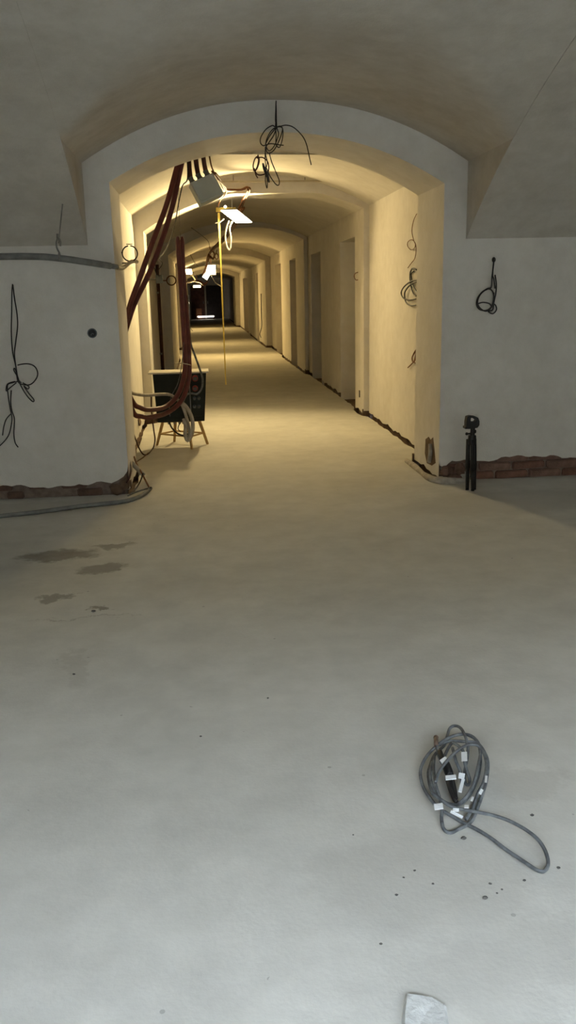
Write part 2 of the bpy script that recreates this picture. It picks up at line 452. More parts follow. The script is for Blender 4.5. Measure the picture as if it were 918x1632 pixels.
# corridor: bays and arches one behind the other
DOORS_R = {3: [(11.9, 13.4, 2.26), (15.57, 16.9, 2.23)], 4: [(18.9, 20.15, 2.25)], 5: [(22.7, 24.6, 2.28)], 6: [(29.5, 30.6, 2.2)], 7: [(36.5, 40, 2.2)]}
DOORS_L = {3: [(15.9, 16.9, 2.15)], 5: [(23.5, 25, 2.2)], 7: [(37, 39, 2.2)]}
def side(verts, faces, X, sgn, y0, y1, z, doors, step, back):
    cuts = [y0]; yy = y0
    while yy < y1-step*.6: yy += step; cuts.append(min(yy, y1))
    if cuts[-1] < y1-1e-6: cuts[-1] = y1
    for d0, d1, _ in doors: cuts = [c for c in cuts if abs(c-d0) > step*.3 and abs(c-d1) > step*.3]+[d0, d1]
    cuts = sorted(set(cuts)); base = {c: jag(c*1.7+X, .012, .055) for c in cuts}
    for a, c in zip(cuts, cuts[1:]):
        dz = next((d[2] for d in doors if d[0]-1e-6 <= a and c <= d[1]+1e-6), None)
        k = len(verts)
        za, zc = (base[a], base[c]) if dz is None else (dz, dz)
        verts += [Vector((X, a, za)), Vector((X, c, zc)), Vector((X, c, z)), Vector((X, a, z))]
        faces.append((k, k+1, k+2, k+3))
        if dz is None:
            verts += [Vector((X+sgn*.05, a, za)), Vector((X+sgn*.05, c, zc))]; faces.append((k, k+1, k+5, k+4))
            q = len(back[0]); back[0].extend([Vector((X+sgn*.045, a, -.06)), Vector((X+sgn*.045, c, -.06)), Vector((X+sgn*.045, c, .25)), Vector((X+sgn*.045, a, .25))])
            back[1].append((q, q+1, q+2, q+3))
    for d0, d1, dz in doors:
        X2 = X+sgn*.75; k = len(verts)
        verts += [Vector(p) for p in ((X, d0, -.06), (X2, d0, -.06), (X2, d0, dz), (X, d0, dz), (X, d1, .05), (X2, d1, .05), (X2, d1, dz), (X, d1, dz), (X, d1, -.06), (X2, d1, -.06), (X2, d0, -.06))]
        faces.extend([(k, k+1, k+2, k+3), (k+4, k+5, k+6, k+7), (k+3, k+2, k+6, k+7), (k+1, k+9, k+6, k+2), (k+8, k+9, k+5, k+4)])
prev = None
for i, (y0, y1, xl, xr, zl, zr, rise, flat) in enumerate(SEG):
    pr = arch(xl, xr, zl, zr, rise, flat); step = .1 if y0 < 12 else (.25 if y0 < 22 else 1.0)
    nm = 'arch' if i in (0, 2, 4, 6, 8) else 'bay'
    back = ([], [])
    sv, sf = [], []
    side(sv, sf, xl, -1, y0, y1, zl, DOORS_L.get(i, []), step, back)
    wl = struct('wall_corridor_left', sv, sf, M['plaster'])
    sv, sf = [], []
    side(sv, sf, xr, 1, y0, y1, zr, DOORS_R.get(i, []), step, back)
    wr = struct('wall_corridor_right', sv, sf, M['plaster'])
    if back[0]: link('bare_foot', back[0], back[1], M['earth'], wr)
    sv, sf = [], []
    for j, (x, z) in enumerate(pr):
        sv += [Vector((x, y0, z)), Vector((x, y1, z))]
        if j: k = 2*j; sf.append((k-2, k-1, k+1, k))
    struct('ceiling_corridor', sv, sf, M['plaster'], smooth=flat is None)
    full = [(xl, .06)]+pr+[(xr, .06)]
    if prev:
        sv, sf = [], []
        for j, (a, c) in enumerate(zip(prev, full)):
            sv += [Vector((a[0], y0, a[1])), Vector((c[0], y0, c[1]))]
            if j: k = 2*j; sf.append((k-2, k-1, k+1, k))
        # foot of the ring: plaster stops above the ground
        struct('trim_%d' % i, sv, sf, M['plaster'])
        q = MB()
        for a, c in ((prev[0], full[0]), (prev[-1], full[-1])):
            q.box(((a[0]+c[0])/2, y0+.03, 0), (abs(a[0]-c[0])+.02, .04, .16))
        q.build('bare_foot', M['earth'], bpy.data.objects['trim_%d' % i])
    prev = full
# end of the corridor: wall with a dark pair of doors and a pale post
ob = MB().box((-1.7, 34, 1.6), (.1, 53.8, 3.6)).box((3.1, 34, 1.6), (.1, 53.8, 3.6)).box((.7, 34, 3.35), (4.9, 53.8, .1))  # added shell round the corridor, unseen, keeps sky light from leaking in
ob.box((ROOM[0]/2-.9, 7.3, 1.6), (-ROOM[0]-1.6, .3, 3.6)).box((ROOM[1]/2+1.5, 7.3, 1.6), (ROOM[1]-2.9, .3, 3.6)).box((.7, 7.35, 3.2), (4.9, .5, .4))
struct('wall_sky_blocker', ob.v, ob.f, M['earth'])
eb = MB().box((.66, 60.1, 1.3), (3.4, .2, 3.6))
struct('wall_end', eb.v, eb.f, M['plaster'])
for i, (x0, x1, mm) in enumerate(((-.50, .42, 'doorw'), (.50, 1.62, 'doorb'))):
    b = MB().box(((x0+x1)/2, 59.95, 1.07), (x1-x0, .08, 2.14))
    o = struct('door_%d' % (i+1), b.v, b.f, M[mm])
    for zc_, hz in ((.55, .75), (1.55, .85)):
        MB().box(((x0+x1)/2, 59.90, zc_), ((x1-x0)*.7, .03, hz)).build('door_panel', M[mm], o)
    MB().box((x1-.1 if i == 0 else x0+.1, 59.88, 1.05), (.04, .05, .16)).build('door_handle', M['steel'], o)
b = MB().box((.46, 59.9, 1.07), (.11, .1, 2.14)).box((.56, 59.9, 2.18), (2.2, .1, .07))
struct('trim_door_frame', b.v, b.f, M['conduit'])

# ------------------------------------------------------------------ rubble at the feet of the arch
def lumps(name, spots, m, parent):
    for (p, r, sc) in spots:
        MB().ball(p, r, 8, 6, sc, .22).build(name, m, parent)
lumps('stone', [((-.72, D+.0, .05), .05, (1.2, .8, .9)), ((-.655, D+.02, .10), .05, (.9, .8, 1.3)), ((-.64, D+.12, .06), .05, (.7, 1.4, 1))], M['earth'], wall_front)
lumps('stone', [((1.99, D+.0, .09), .055, (1.2, .7, .8)), ((2.10, D-.005, .10), .05, (1, .6, 1.1)), ((2.20, D+.0, .07), .05, (1, .6, 1)), ((2.05, D-.01, .03), .05, (1.5, .7, .7))], M['brick2'], wall_front)
lumps('stone', [((2.15, D-.005, .04), .045, (1.4, .7, .8)), ((1.955, D+.1, .10), .04, (.8, 1.6, 1))], M['mortar'], wall_front)
kp = [(1.86, 7.9), (1.865, 7.6), (1.86, 7.3), (1.865, 7.1), (1.89, 6.985), (1.95, 6.93), (2.05, 6.92), (2.16, 6.94)]
b = MB().tube([(x, y, .012) for x, y in kp], [.022, .03, .02, .034, .036, .042, .03, .02], n=8)
link('mortar_kerb', b.v, b.f, M['mortar'], wall_front, True)
# broken hole in the right jamb, with a stub of pipe in it
hp = [sx(678, 700, 1.918), sx(683, 696, 1.918), sx(686, 701, 1.918), sx(690, 697, 1.918), sx(692, 715, 1.918), sx(694, 738, 1.918), sx(688, 742, 1.918), sx(680, 738, 1.918), sx(677, 722, 1.918)]
hb = MB(); hb.add([p for p in hp]+[p+Vector((.004, 0, 0)) for p in hp], [tuple(range(9)), tuple(range(9, 18))]+[(i, (i+1) % 9, 9+(i+1) % 9, 9+i) for i in range(9)])
jam = [o for o in bpy.data.objects if o.name.startswith('wall_corridor_right')][0]
hb.build('broken_hole', M['earth'], jam)
MB().tube([sx(684, 736, 1.905), sx(686, 722, 1.905), sx(686, 708, 1.91)], .02).build('broken_plaster', M['mortar'], jam, True)
# broken foot on the left, beyond the arch
jl = [o for o in bpy.data.objects if o.name.startswith('wall_corridor_left')]
MB().ball(sx(222, 672, -.725), .085, 9, 6, (.25, 1.1, .6), .2).build('broken_hole', M['earth'], jl[1])
# small switch slot on the right pier
MB().box((2.042, 11.38, sx(575, 629, 2.04).z), (.012, .035, .09)).build('switch_slot', M['hole'], [o for o in bpy.data.objects if o.name.startswith('wall_corridor_right')][2])
# round recessed box in the left front wall, small scars
hx = at(147, 531, D)
h = thing('wall_socket_box', 'round empty socket box sunk in the grey wall left of the arch', 'socket box', hx)
b = MB(); N = 18; rv = []
for r, y in ((.036, -.004), (.030, -.004), (.028, .0), (0.0, .0)):
    pass
ring_o = [hx+Vector((.037*math.cos(2*math.pi*i/N), -.004, .037*math.sin(2*math.pi*i/N))) for i in range(N)]
ring_i = [hx+Vector((.029*math.cos(2*math.pi*i/N), -.004, .029*math.sin(2*math.pi*i/N))) for i in range(N)]
ring_b = [hx+Vector((.037*math.cos(2*math.pi*i/N), .002, .037*math.sin(2*math.pi*i/N))) for i in range(N)]
b.add(ring_o+ring_i+ring_b, [(i, (i+1) % N, N+(i+1) % N, N+i) for i in range(N)]+[(i, (i+1) % N, 2*N+(i+1) % N, 2*N+i) for i in range(N)])
b.build('rim', M['socket_grey'], h)
MB().cyl(hx+Vector((0, -.003, 0)), hx+Vector((0, .002, 0)), .031, n=18).build('recess', M['black'], h)
cable('wire', [hx+Vector((-.01, -.004, -.015)), hx+Vector((.0, -.012, .0)), hx+Vector((.012, -.006, -.008))], .004, M['dusty'], h)

# ------------------------------------------------------------------ red hoses
Y0 = 8.2
def up_to_ceiling(p, y, z): return Vector((p.x+.04, y, z))
def hose(path, r, label, m):
    t = cable('hose', path, r, m, None, n=10)
    tag(t, label, 'hose', 'red hoses left of the arch'); return t
a = at(282, 267, 8.25)
h1 = [Vector((a.x+.05, 8.3, 2.80)), a, at(265, 328, 8.2), at(245, 381, 8.15), at(222.5, 444, 8.1), at(210, 478, 8.08), at(201, 510, 8.05),
      Vector((-.695, 8.06, 1.15)), Vector((-.707, 8.1, .92)), Vector((-.685, 8.12, .745)), at(213, 643, 8.2), at(223, 649.5, 8.27), at(237, 653, 8.4), at(264, 648, 8.65), at(284, 628, 8.75), at(294, 595, 8.8), at(294.5, 560, 8.8), at(292, 520, 8.8), at(288.5, 460, 8.8), at(285.5, 415, 8.8), at(283.5, 385, 8.8), at(283.2, 377, 8.8)]
a = at(289, 262, 8.3)
h2 = [Vector((a.x+.05, 8.35, 2.82)), a, at(275, 328, 8.3), at(256.5, 387, 8.25), at(236.6, 438, 8.2), at(217, 478, 8.14), at(206, 508, 8.1),
      Vector((-.70, 8.16, 1.12)), Vector((-.709, 8.2, .82)), Vector((-.69, 8.22, .66)), at(214, 659.5, 8.28), at(225, 663.5, 8.34), at(240, 665, 8.45), at(268, 657, 8.7), at(290, 637, 8.8), at(301, 603, 8.86), at(301, 565, 8.87), at(298.5, 520, 8.87), at(293.8, 460, 8.87), at(291, 415, 8.87), at(290.3, 385, 8.87), at(290, 377, 8.87)]
hose(h1, [.024]*20+[.022, .010], 'dark red hose sweeping before the cabinet, upright end on the left', M['red'])
hose(h2, [.024]*20+[.022, .010], 'dark red hose sweeping before the cabinet, upright end on the right', M['red'])
w = at(287.5, 380, 8.83)
tag(cable('hanger_wire', [w, Vector((w.x, 8.83, 2.80))], .0022, M['steel'], None, smooth=False), 'thin wire holding up the two red hose ends', 'wire')

# grey box hung under the corridor ceiling on three hose stubs
c = at(328.5, 303, 8.4)
box = thing('junction_box', 'large grey box hanging tilted on three brown hoses under ceiling', 'junction box', c)
rot = Matrix.Rotation(math.radians(24), 3, 'Y').to_3x3()
rot = Matrix.Rotation(math.radians(-24), 3, 'Y') @ Matrix.Rotation(math.radians(14), 3, 'Z') @ Matrix.Rotation(math.radians(-10), 3, 'X')
MB().box(c, (.235, .10, .205), rot).build('body', M['boxgrey'], box, bevel=.006)
MB().box(c+rot @ Vector((0, -.058, 0)), (.225, .016, .195), rot).build('cover', M['boxgrey'], box, bevel=.006)
tops = [((309, 285), (301, 256)), ((320.5, 280), (312, 254)), ((333, 275), (324, 251))]
for i, (p, q) in enumerate(tops):
    g = c+rot @ Vector((-.078+.078*i, 0, .1025)); e = g+rot @ Vector((0, 0, .055))
    gl = MB().cyl(g, g+rot @ Vector((0, 0, .02)), .028, n=8).cyl(g+rot @ Vector((0, 0, .02)), e, .022, .026, n=10).build('gland', M['socket_grey'], box)
    k = at(*q, 8.45); 
    cable('hose_stub', [e-rot @ Vector((0, 0, .01)), e+(k-e)*.5, k, Vector((k.x-.02, 8.5, 2.86))], .022, M['redd'], box)
tag(cable('cable', [at(299, 262, 8.4)+Vector((0, 0, .12)), at(299, 284, 8.4), at(291, 296, 8.5), at(285, 322, 8.7), at(280, 350, 9), at(272, 380, 9.5), at(262, 402, 10.5), at(254, 412, 11.6), at(259, 420, 12.2), at(252, 432, 12.6), at(254, 440, 12.86)], .006, M['cable']), 'thin black cable drooping from the ceiling beside the red hoses', 'cable')
c = at(254, 445, 12.9)
t = thing('small_box', 'small grey connection box on the left corridor wall', 'junction box', c)
MB().box(c, (.10, .07, .115)).build('body', M['socket_grey'], t, bevel=.008)
MB().cyl(c+Vector((-.05, 0, 0)), Vector((-.69, c.y, c.z)), .012).build('bracket', M['steel'], t)
cable('wire', [c+Vector((-.03, 0, .05)), at(247, 430, 12.9), at(244, 420, 12.9)], .007, M['cable'], t)
# hoop on the third arch
c = at(273, 447, 17.33); R_ = .085
t = thing('wall_hoop', 'thin dark hoop standing out from the left side of a far arch', 'hoop', c)
MB().tube([c+Vector((R_*math.cos(a*.524), 0, R_*math.sin(a*.524))) for a in range(12)], .011, closed=True).build('ring', M['rust'], t, True)
MB().cyl(c+Vector((-R_, 0, 0)), c+Vector((-R_-.09, .08, 0)), .01).build('bracket', M['rust'], t)
# dark riser pipe on the left wall
pb, pt_ = sx(250, 560, -.655), sx(243, 430, -.655)
t = thing('riser_pipe', 'dark brown pipe standing upright against the left corridor wall', 'pipe', (-.655, 15.2, 0))
MB().cyl((-.655, 15.2, -.06), (-.655, 15.2, 2.05), .03, n=10).build('tube', M['redd'], t, True)
for z in (.6, 1.6): MB().box((-.672, 15.2, z), (.05, .09, .03)).build('clamp', M['steel'], t)

# ------------------------------------------------------------------ pipe along the left front wall, hanger, hoop
yp_ = 6.62
pp = [Vector((-4.1, 6.75, 1.80)), at(-120, 413, 6.65), at(0, 409, yp_), at(60, 409, yp_), at(98, 412, yp_), at(140, 418, 6.70), at(176, 424, 6.84), at(187, 425.5, 6.9)]
t = thing('insulated_pipe', 'thick grey insulated pipe running along the wall left of the arch', 'pipe', pp[4])
cable('insulation', pp[:-1], .0235, M['pipe'], t, n=12)
MB().cyl(pp[-2], pp[-1], .019, n=12).build('sleeve', M['pipe'], t, True)
MB().tube([pp[-1]-Vector((.01, 0, 0)), at(193, 427.5, 7.1), at(199, 425, 7.3), at(206, 419, 7.55), at(212, 416.5, 7.75), at(218, 417, 7.95)], .016, n=10).build('bare_pipe_end', M['conduit'], t, True)
hc = at(95, 409, yp_); tp = at(98, 305, 6.6); tp.z = V(6.6)
t = thing('pipe_hanger', 'steel rod hanger holding the grey pipe beneath the vault', 'pipe hanger', hc)
MB().cyl(hc+Vector((0, 0, .09)), tp, .005).build('rod', M['steel'], t)
MB().cyl(hc+Vector((0, 0, .12)), hc+Vector((0, 0, .155)), .012, n=6).build('nut', M['steel'], t)
b = MB().tube([hc+Vector((0, .028*math.cos(a*.628), .028*math.sin(a*.628))) for a in range(10)], .006, closed=True, n=6)
b.build('clamp_ring', M['steel'], t, True)
b = MB().tube([hc+Vector((0, -.01, .03)), hc+Vector((-.012, -.012, .06)), hc+Vector((-.012, -.01, .10)), hc+Vector((.004, -.01, .125)), hc+Vector((.016, -.01, .10)), hc+Vector((.012, -.01, .07))], .007, n=6)
b.build('hook', M['steel'], t, True)
c = at(207, 404, 7.7); R_ = .062
t = thing('pipe_hoop', 'black split steel hoop standing out from the left jamb of the arch', 'hoop', c)
MB().tube([c+Vector((R_*math.cos(1.75+a*.40), 0, R_*math.sin(1.75+a*.40))) for a in range(8)], .006, n=6).build('ring', M['black'], t, True)
MB().tube([c+Vector((R_*math.cos(1.45-a*.38), 0, R_*math.sin(1.45-a*.38))) for a in range(8)], .006, n=6).build('ring', M['black'], t, True)
MB().box(c+Vector((0, 0, R_+.012)), (.05, .02, .006)).build('plate', M['black'], t)
for dz in (.008, -.075): MB().cyl(Vector((-.625, 7.7, c.z+dz)), c+Vector((-R_*.9 if dz > 0 else -.03, 0, dz)), .005).build('rod', M['black'], t)

# ------------------------------------------------------------------ cable bundles on the walls
def bundle(name, label, strands, r, m, cat='cable', loc=None):
    t = thing(name, label, cat, loc or strands[0][0])
    for s in strands: cable('strand', s, r, m, t, n=6)
    return t
def px(Y, *pts): return [at(x, y, Y) for x, y in pts]
yw = 6.93
t = bundle('cable_bundle', 'tangle of black wires hanging from the crown of the big arch', [
    [at(440, 161, 6.99)]+px(yw, (439.6, 172), (439, 190), (440, 204), (436, 216), (428, 228), (424, 235), (427, 244), (436, 240), (444, 226), (449, 212), (450, 204), (445, 201), (438, 206), (429, 218), (423, 230)),
    px(yw, (439.5, 170), (439, 200), (434, 200), (424, 206), (416, 218), (415, 227), (419, 232), (424, 231), (432, 229), (446, 231), (452, 231.5)),
    px(yw-.01, (440, 168), (441, 201), (444, 213), (441, 224), (438, 231), (433, 238), (428, 240), (424, 232), (425, 222), (432, 209), (440, 203), (449, 203), (451, 212), (449, 226), (445, 235), (440, 230), (440, 215), (439, 203)),
    px(yw-.02, (439, 203), (448, 201), (456, 199.5), (466, 202), (476, 210), (484, 220), (489, 232), (493, 250), (496, 263)),
    px(yw-.02, (424, 232), (422.5, 250), (424, 270), (426, 288), (425.5, 300), (423, 288), (424, 270), (426, 258), (423, 245), (423, 234)),
    px(yw-.01, (429, 243), (433, 258), (440, 275), (445, 288), (444, 295), (439, 293), (430, 280), (425, 268))], .0042, M['cable'])
MB().tube(px(yw-.02, (419, 260), (421, 268), (426, 280), (429, 291)), [.006, .012, .013, .006], n=6).build('taped_end', M['cable'], t, True)
tag(bundle('wire_coil', 'small brown wire loop hung from the conduit under the ceiling', [
    px(7.95, (411, 246), (412, 256), (409, 268), (405, 272), (403.5, 263), (407, 252), (412, 250), (413, 258), (410, 268), (406, 273)),
    px(7.95, (409, 252), (418, 251), (426, 257), (428.5, 267), (426, 275), (416, 279), (409, 277), (405, 268)), px(7.95, (406, 272), (408, 279), (411, 284))], .006, M['redd']), 'small brown wire loop hung from the conduit under the ceiling', 'wire loop')
# conduit across the ceiling just behind the arch
p, q = at(335, 243, 7.93), at(522, 243.5, 7.93)
t = thing('ceiling_conduit', 'pale conduit with a coupling box across the ceiling behind the arch', 'conduit', at(410, 243, 7.93))
MB().cyl(p, q, .016, n=10).build('tube', M['conduit'], t, True)
MB().box(at(412, 241.5, 7.92), (.10, .05, .045)).build('coupling', M['conduit'], t, bevel=.008)
for xx_ in (350, 505): MB().cyl(at(xx_, 243, 7.93), at(xx_, 243, 7.93)+Vector((0, 0, .14)), .006).build('hanger', M['steel'], t)
for (a, y_, e, Y, lab) in ((352, 289, 516, 10.95, 'thin pale batten across the ceiling before the second arch'), ):
    t = thing('ceiling_batten', lab, 'batten', at((a+e)/2, y_, Y))
    MB().box((at(a, y_, Y)+at(e, y_, Y))/2, ((at(e, y_, Y)-at(a, y_, Y)).length, .03, .02)).build('strip', M['conduit'], t)
    for xx_ in (a+20, e-30):
        MB().cyl(at(xx_, y_, Y), at(xx_, y_, Y)+Vector((0, 0, .12)), .005).build('hanger', M['steel'], t)

def spx(X, *pts): return [sx(x, y, X) for x, y in pts]
XW = 2.10
bundle('wire_loop', 'thin single wire with one curl, uppermost on the right corridor wall', [
    spx(XW, (664, 341), (659, 352), (656.5, 368), (659, 382), (662, 390), (660, 396), (655, 398), (650, 393), (650, 386), (656, 382), (662, 388), (663, 400), (661, 412), (655, 420), (650, 427))], .004, M['rust'], 'wire')
bundle('wire_coil', 'black wire coil in big loops on the right corridor wall', [
    spx(XW, (664, 430), (657, 428), (653.5, 438), (655, 455), (659, 468), (664, 472)),
    spx(XW-.01, (668, 446), (656, 448), (645, 456), (639.5, 466), (643, 475), (654, 478), (668, 475)),
    spx(XW-.01, (668, 448), (655, 453), (646, 464), (645, 474), (648, 483), (656, 487), (668, 485)),
    spx(XW, (660, 432), (655, 436), (657, 450), (662, 462), (668, 470))], .0078, M['cable'], 'wire coil')
bundle('wire_stub', 'short brown wire twist, lowest on the right corridor wall', [
    spx(XW, (664, 556), (659, 564), (656.5, 572), (659, 578), (662, 570), (663, 560)), spx(XW, (663, 572), (658, 578), (650, 586)),
    spx(XW, (664, 580), (659, 576), (657, 570), (661, 562))], .006, M['rust'], 'wire')
bundle('wire_loop', 'small wire curl beside the doorway beyond the second arch', [
    spx(2.02, (570, 434), (566, 436), (564.5, 441), (567, 446), (570, 446))], .006, M['rust'], 'wire')
yr = 6.965
t = bundle('wire_coil', 'black wire coil hanging on the grey wall above the tripod', [
    [at(787, 412, 6.99)]+px(yr, (786.5, 422), (784, 442), (783, 457), (779, 460), (769, 465), (761, 476), (760, 487), (766, 494), (777, 494), (785, 486), (787, 474), (784, 463), (776, 461), (766, 468), (760.5, 480), (763, 491)),
    px(yr-.01, (783, 459), (775, 461), (765, 470), (761, 482), (765, 491), (774, 496), (782, 491), (786, 480), (787, 466)),
    px(yr-.01, (762, 484), (770, 482), (780, 484), (784, 490)),
    px(yr-.01, (789, 438), (791, 453), (790, 468), (787, 482), (785, 494), (778, 496), (785, 500), (791, 494), (790, 487), (786, 484)),
    px(yr-.005, (787, 416), (785, 438), (787, 445), (789, 460))], .0058, M['cable'], 'wire coil')
MB().ball(at(787, 414, 6.995), .016, 10, 6, (1, .25, 1.3)).build('wall_hole', M['hole'], t, True)
bundle('cable_bundle', 'black wires knotted in a loop on the wall at the far left', [
    [at(20, 453, 6.99)]+px(yr, (19, 465), (18.5, 500), (18, 530), (20, 560), (25, 583), (27, 600), (30, 610), (40, 613.5), (50, 612), (58, 603), (60, 594), (56, 585), (48, 580.5), (38, 580), (28, 582)),
    [at(20.5, 454, 6.99)]+px(yr-.01, (23, 475), (27, 500), (28, 520), (25, 545), (23, 565), (26, 588), (29, 605), (34, 610)),
    px(yr-.01, (32, 607), (20, 610), (12, 614), (13, 630), (16, 650), (19, 668), (15, 690), (8, 702), (-2, 712)),
    px(yr-.01, (26, 610), (16, 618), (10, 623), (12, 612), (24, 608)),
    px(yr-.005, (18, 622), (17, 640), (19, 655), (23, 668), (22, 690), (24, 705), (29, 713)),
    px(yr-.005, (17, 660), (10, 668), (6, 680), (4, 694)),
    px(yr-.01, (30, 608), (36, 620), (44, 632), (52, 640), (54, 637), (46, 627), (38, 615), (44, 620), (46, 616), (36, 610)),
    px(yr-.01, (28, 600), (22, 590), (24, 588), (30, 606))], .0046, M['cable'])

# ------------------------------------------------------------------ cabinet on a stool
sc_ = Vector((-.24, 9.30, 0))
st = thing('wooden_stool', 'low wooden stool with splayed legs carrying the dark cabinet', 'stool', sc_)
feet = [fl(250, 710), fl(331, 708), fl(278, 704), fl(306, 716)]
topz = .268
tops_ = []
for f in feet:
    tpt = sc_+(f-sc_)*.70; tpt.z = topz; tops_.append(tpt)
    MB().cyl((f.x, f.y, .0), tpt, .014, .018, n=8).build('leg', M['wood'], st)
def lp(i, z): f, g = feet[i], tops_[i]; q = z/topz; return f.lerp(g, q)
for i, j in ((0, 2), (2, 1), (0, 3), (3, 1)): MB().cyl(lp(i, .125), lp(j, .125), .009, n=8).build('stretcher', M['wood'], st)
MB().box(sc_+Vector((0, 0, topz+.009)), (.40, .26, .018)).build('seat', M['wood'], st, bevel=.004)
yc = 9.13
zb, zt = .277, .775
cb = thing('distribution_cabinet', 'dark metal power cabinet with sockets, wider at the top, on stool', 'electrical cabinet', (sc_.x, 9.28, zb))
xl0, xl1, xr1, xr0 = at(251, 668, yc).x, at(243, 594, yc).x, at(328.5, 593, yc).x, at(326, 667, yc).x
vb = [(xl0, yc, zb), (xr0, yc, zb), (xr0, yc+.27, zb), (xl0, yc+.27, zb), (xl1, yc-.01, zt), (xr1, yc-.01, zt), (xr1, yc+.29, zt), (xl1, yc+.29, zt)]
MB().add(vb, [(0, 1, 2, 3), (4, 5, 6, 7), (0, 1, 5, 4), (1, 2, 6, 5), (2, 3, 7, 6), (3, 0, 4, 7)]).build('body', M['cab'], cb, bevel=.005)
MB().box(((xl1+xr1)/2-.01, yc+.14, zt+.008), (xr1-xl1+.07, .35, .016)).build('lid', M['lid'], cb, bevel=.003)
MB().box(((xl0+xr0)/2+.002, yc-.006, zb+.03), (.43, .014, .05)).build('lower_rail', M['cab'], cb)
sp = MB().box((at(314, 628, yc).x, yc-.012, (zb+zt)/2+.01), (.125, .014, .40)).build('socket_panel', M['cab'], cb, bevel=.003)
def sock(px_, py_, r, m):
    p = at(px_, py_, yc-.02)
    s = MB().cyl(p, p+Vector((0, -.028, -.008)), r, n=14).build('socket', m, cb)
    MB().cyl(p+Vector((0, -.028, -.004)), p+Vector((0, -.036, -.010)), r*.78, n=14).build('socket_flap', M['socket_grey'], s)
sock(311, 602, .030, M['socket_red']); sock(311, 618, .028, M['socket_red'])
for a, e in ((310, 634), (317, 634), (310, 647), (317, 647)): sock(a, e, .017, M['socket_blue'])
for a in (269, 278, 286, 292):
    p = at(a, 671, yc+.06); p.z = zb
    MB().cyl(p+Vector((0, 0, .005)), p-Vector((0, 0, .03)), .016, .012, n=8).build('cable_gland', M['greyhose'], cb)
MB().box((at(303, 630, yc).x, yc-.012, .50), (.008, .01, .40)).build('panel_edge', M['steel'], cb)

# cables round the cabinet
yc2 = 8.95
def one(name, label, pts, r, m, cat='cable', **k): return tag(cable(name, pts, r, m, None, **k), label, cat)
one('cable', 'grey hose reaching from behind the jamb to the cabinet front', [at(206, 623, 8.0), at(212, 627, 8.2), at(232, 630, 8.5), at(255, 628.5, 8.75), at(270, 629, 8.9), at(279, 634, 8.96), at(288, 642, 8.97), at(293, 652, 8.98), at(298, 668, 8.98), at(302, 684, 8.98), at(300, 696, 8.98), at(296, 690, 9.0), at(295, 676, 9.02)], .016, M['greyhose'], 'hose')
one('cable', 'grey cable looping down in front of the cabinet', [at(290, 642, 9.0), at(298, 650, 8.93), at(305, 664, 8.92), at(307.5, 680, 8.92), at(305, 694, 8.92), at(299, 702, 8.92), at(295, 692, 8.93), at(296, 680, 8.95), at(293, 668, 9.0)], .020, M['greyhose'], 'hose')
one('cable', 'thin cable falling from the upright hoses in a bow past the sockets', [at(299, 470, 8.9), at(303, 540, 8.92), at(310, 565, 8.95), at(318, 587, 9.0), at(323, 605, 9.02), at(321, 620, 9.02), at(314, 628, 9.02), at(304, 627, 9.0), at(297, 630, 8.97), at(292, 640, 8.97)], .0105, M['dusty'])
one('cable', 'thin wire slanting across the cabinet front', [at(293, 545, 8.78), at(289, 585, 8.80), at(283, 612, 8.93), at(273, 632, 9.0), at(270, 650, 9.02), at(271, 664, 9.03)], .004, M['dusty'], 'wire')
one('cable', 'black cable looping under the cabinet between the stool legs', [at(270, 673, 9.15), at(274, 682, 9.1), at(282, 690, 9.05), at(292, 694, 9.0), at(301, 691, 8.98)], .009, M['cable'])
one('cable', 'short black wire hook under the cabinet', [at(289, 671, 9.15), at(285, 678, 9.14), at(284, 684, 9.13), at(288, 688, 9.12)], .005, M['cable'], 'wire')
one('cable_tie', 'pale cable tie round the two upright red hoses', [at(278, 579.5, 8.74), at(290, 579, 8.745), at(301, 581, 8.80), at(304, 582, 8.82)], .004, M['conduit'], 'cable tie')
one('cable', 'brown cable drooping to the floor in a bow beside the cabinet', [at(241, 632, 9.0), at(241.5, 655, 9.0), at(245, 685, 9.0), at(247, 701, 8.98), fl(244, 714, .008), fl(236, 723, .007), fl(229, 724.5, .007), at(222, 715, 8.8), at(215, 697, 8.6), at(208, 678, 8.4)], .0075, M['redd'])
one('cable', 'thin cable lying on the floor by the left jamb', [fl(236, 722, .02), fl(228, 729, .005), fl(219, 735, .005), fl(210, 742, .005)], .005, M['rust'])
one('floor_hose', 'grey hose lying along the foot of the left wall', [fl(-130, 836, .016), fl(-40, 828, .016), fl(0, 822.5, .016), fl(60, 816, .016), fl(130, 806.5, .016), fl(186, 800.5, .016), fl(206, 797, .016), fl(225, 790, .016), fl(236, 782.5, .02), fl(240, 778, .03)], .016, M['pipe'], 'hose', n=10)
one('floor_hose', 'stiff grey hose end bent up against the left jamb', [at(206, 734, 7.45), at(210, 738, 7.45), at(219, 747, 7.45), at(229, 757.5, 7.42)], .020, M['greyhose'], 'hose', n=10)
one('cable', 'brown cable standing from the floor to the left jamb', [at(214, 728, 7.6), at(218, 740, 7.5), at(226, 754, 7.4), at(233, 768, 7.3), fl(238, 777, .012)], .008, M['rust'])
one('cable', 'thin dark cable slanting between hose end and floor', [at(228, 754, 7.38), at(224, 766, 7.34), at(217, 778, 7.2), fl(206, 789, .006)], .006, M['cable'])
one('cable', 'thin cable on the floor under the bent hose end', [fl(204, 790, .006), fl(217, 784, .006), fl(230, 780, .006), fl(241, 777, .05)], .006, M['dusty'])
one('cable', 'dark cable pressed into the broken left corner', [at(201, 770, 6.97), at(206, 762, 7.0), at(209, 748, 7.1), at(208, 735, 7.3)], .008, M['redd'])

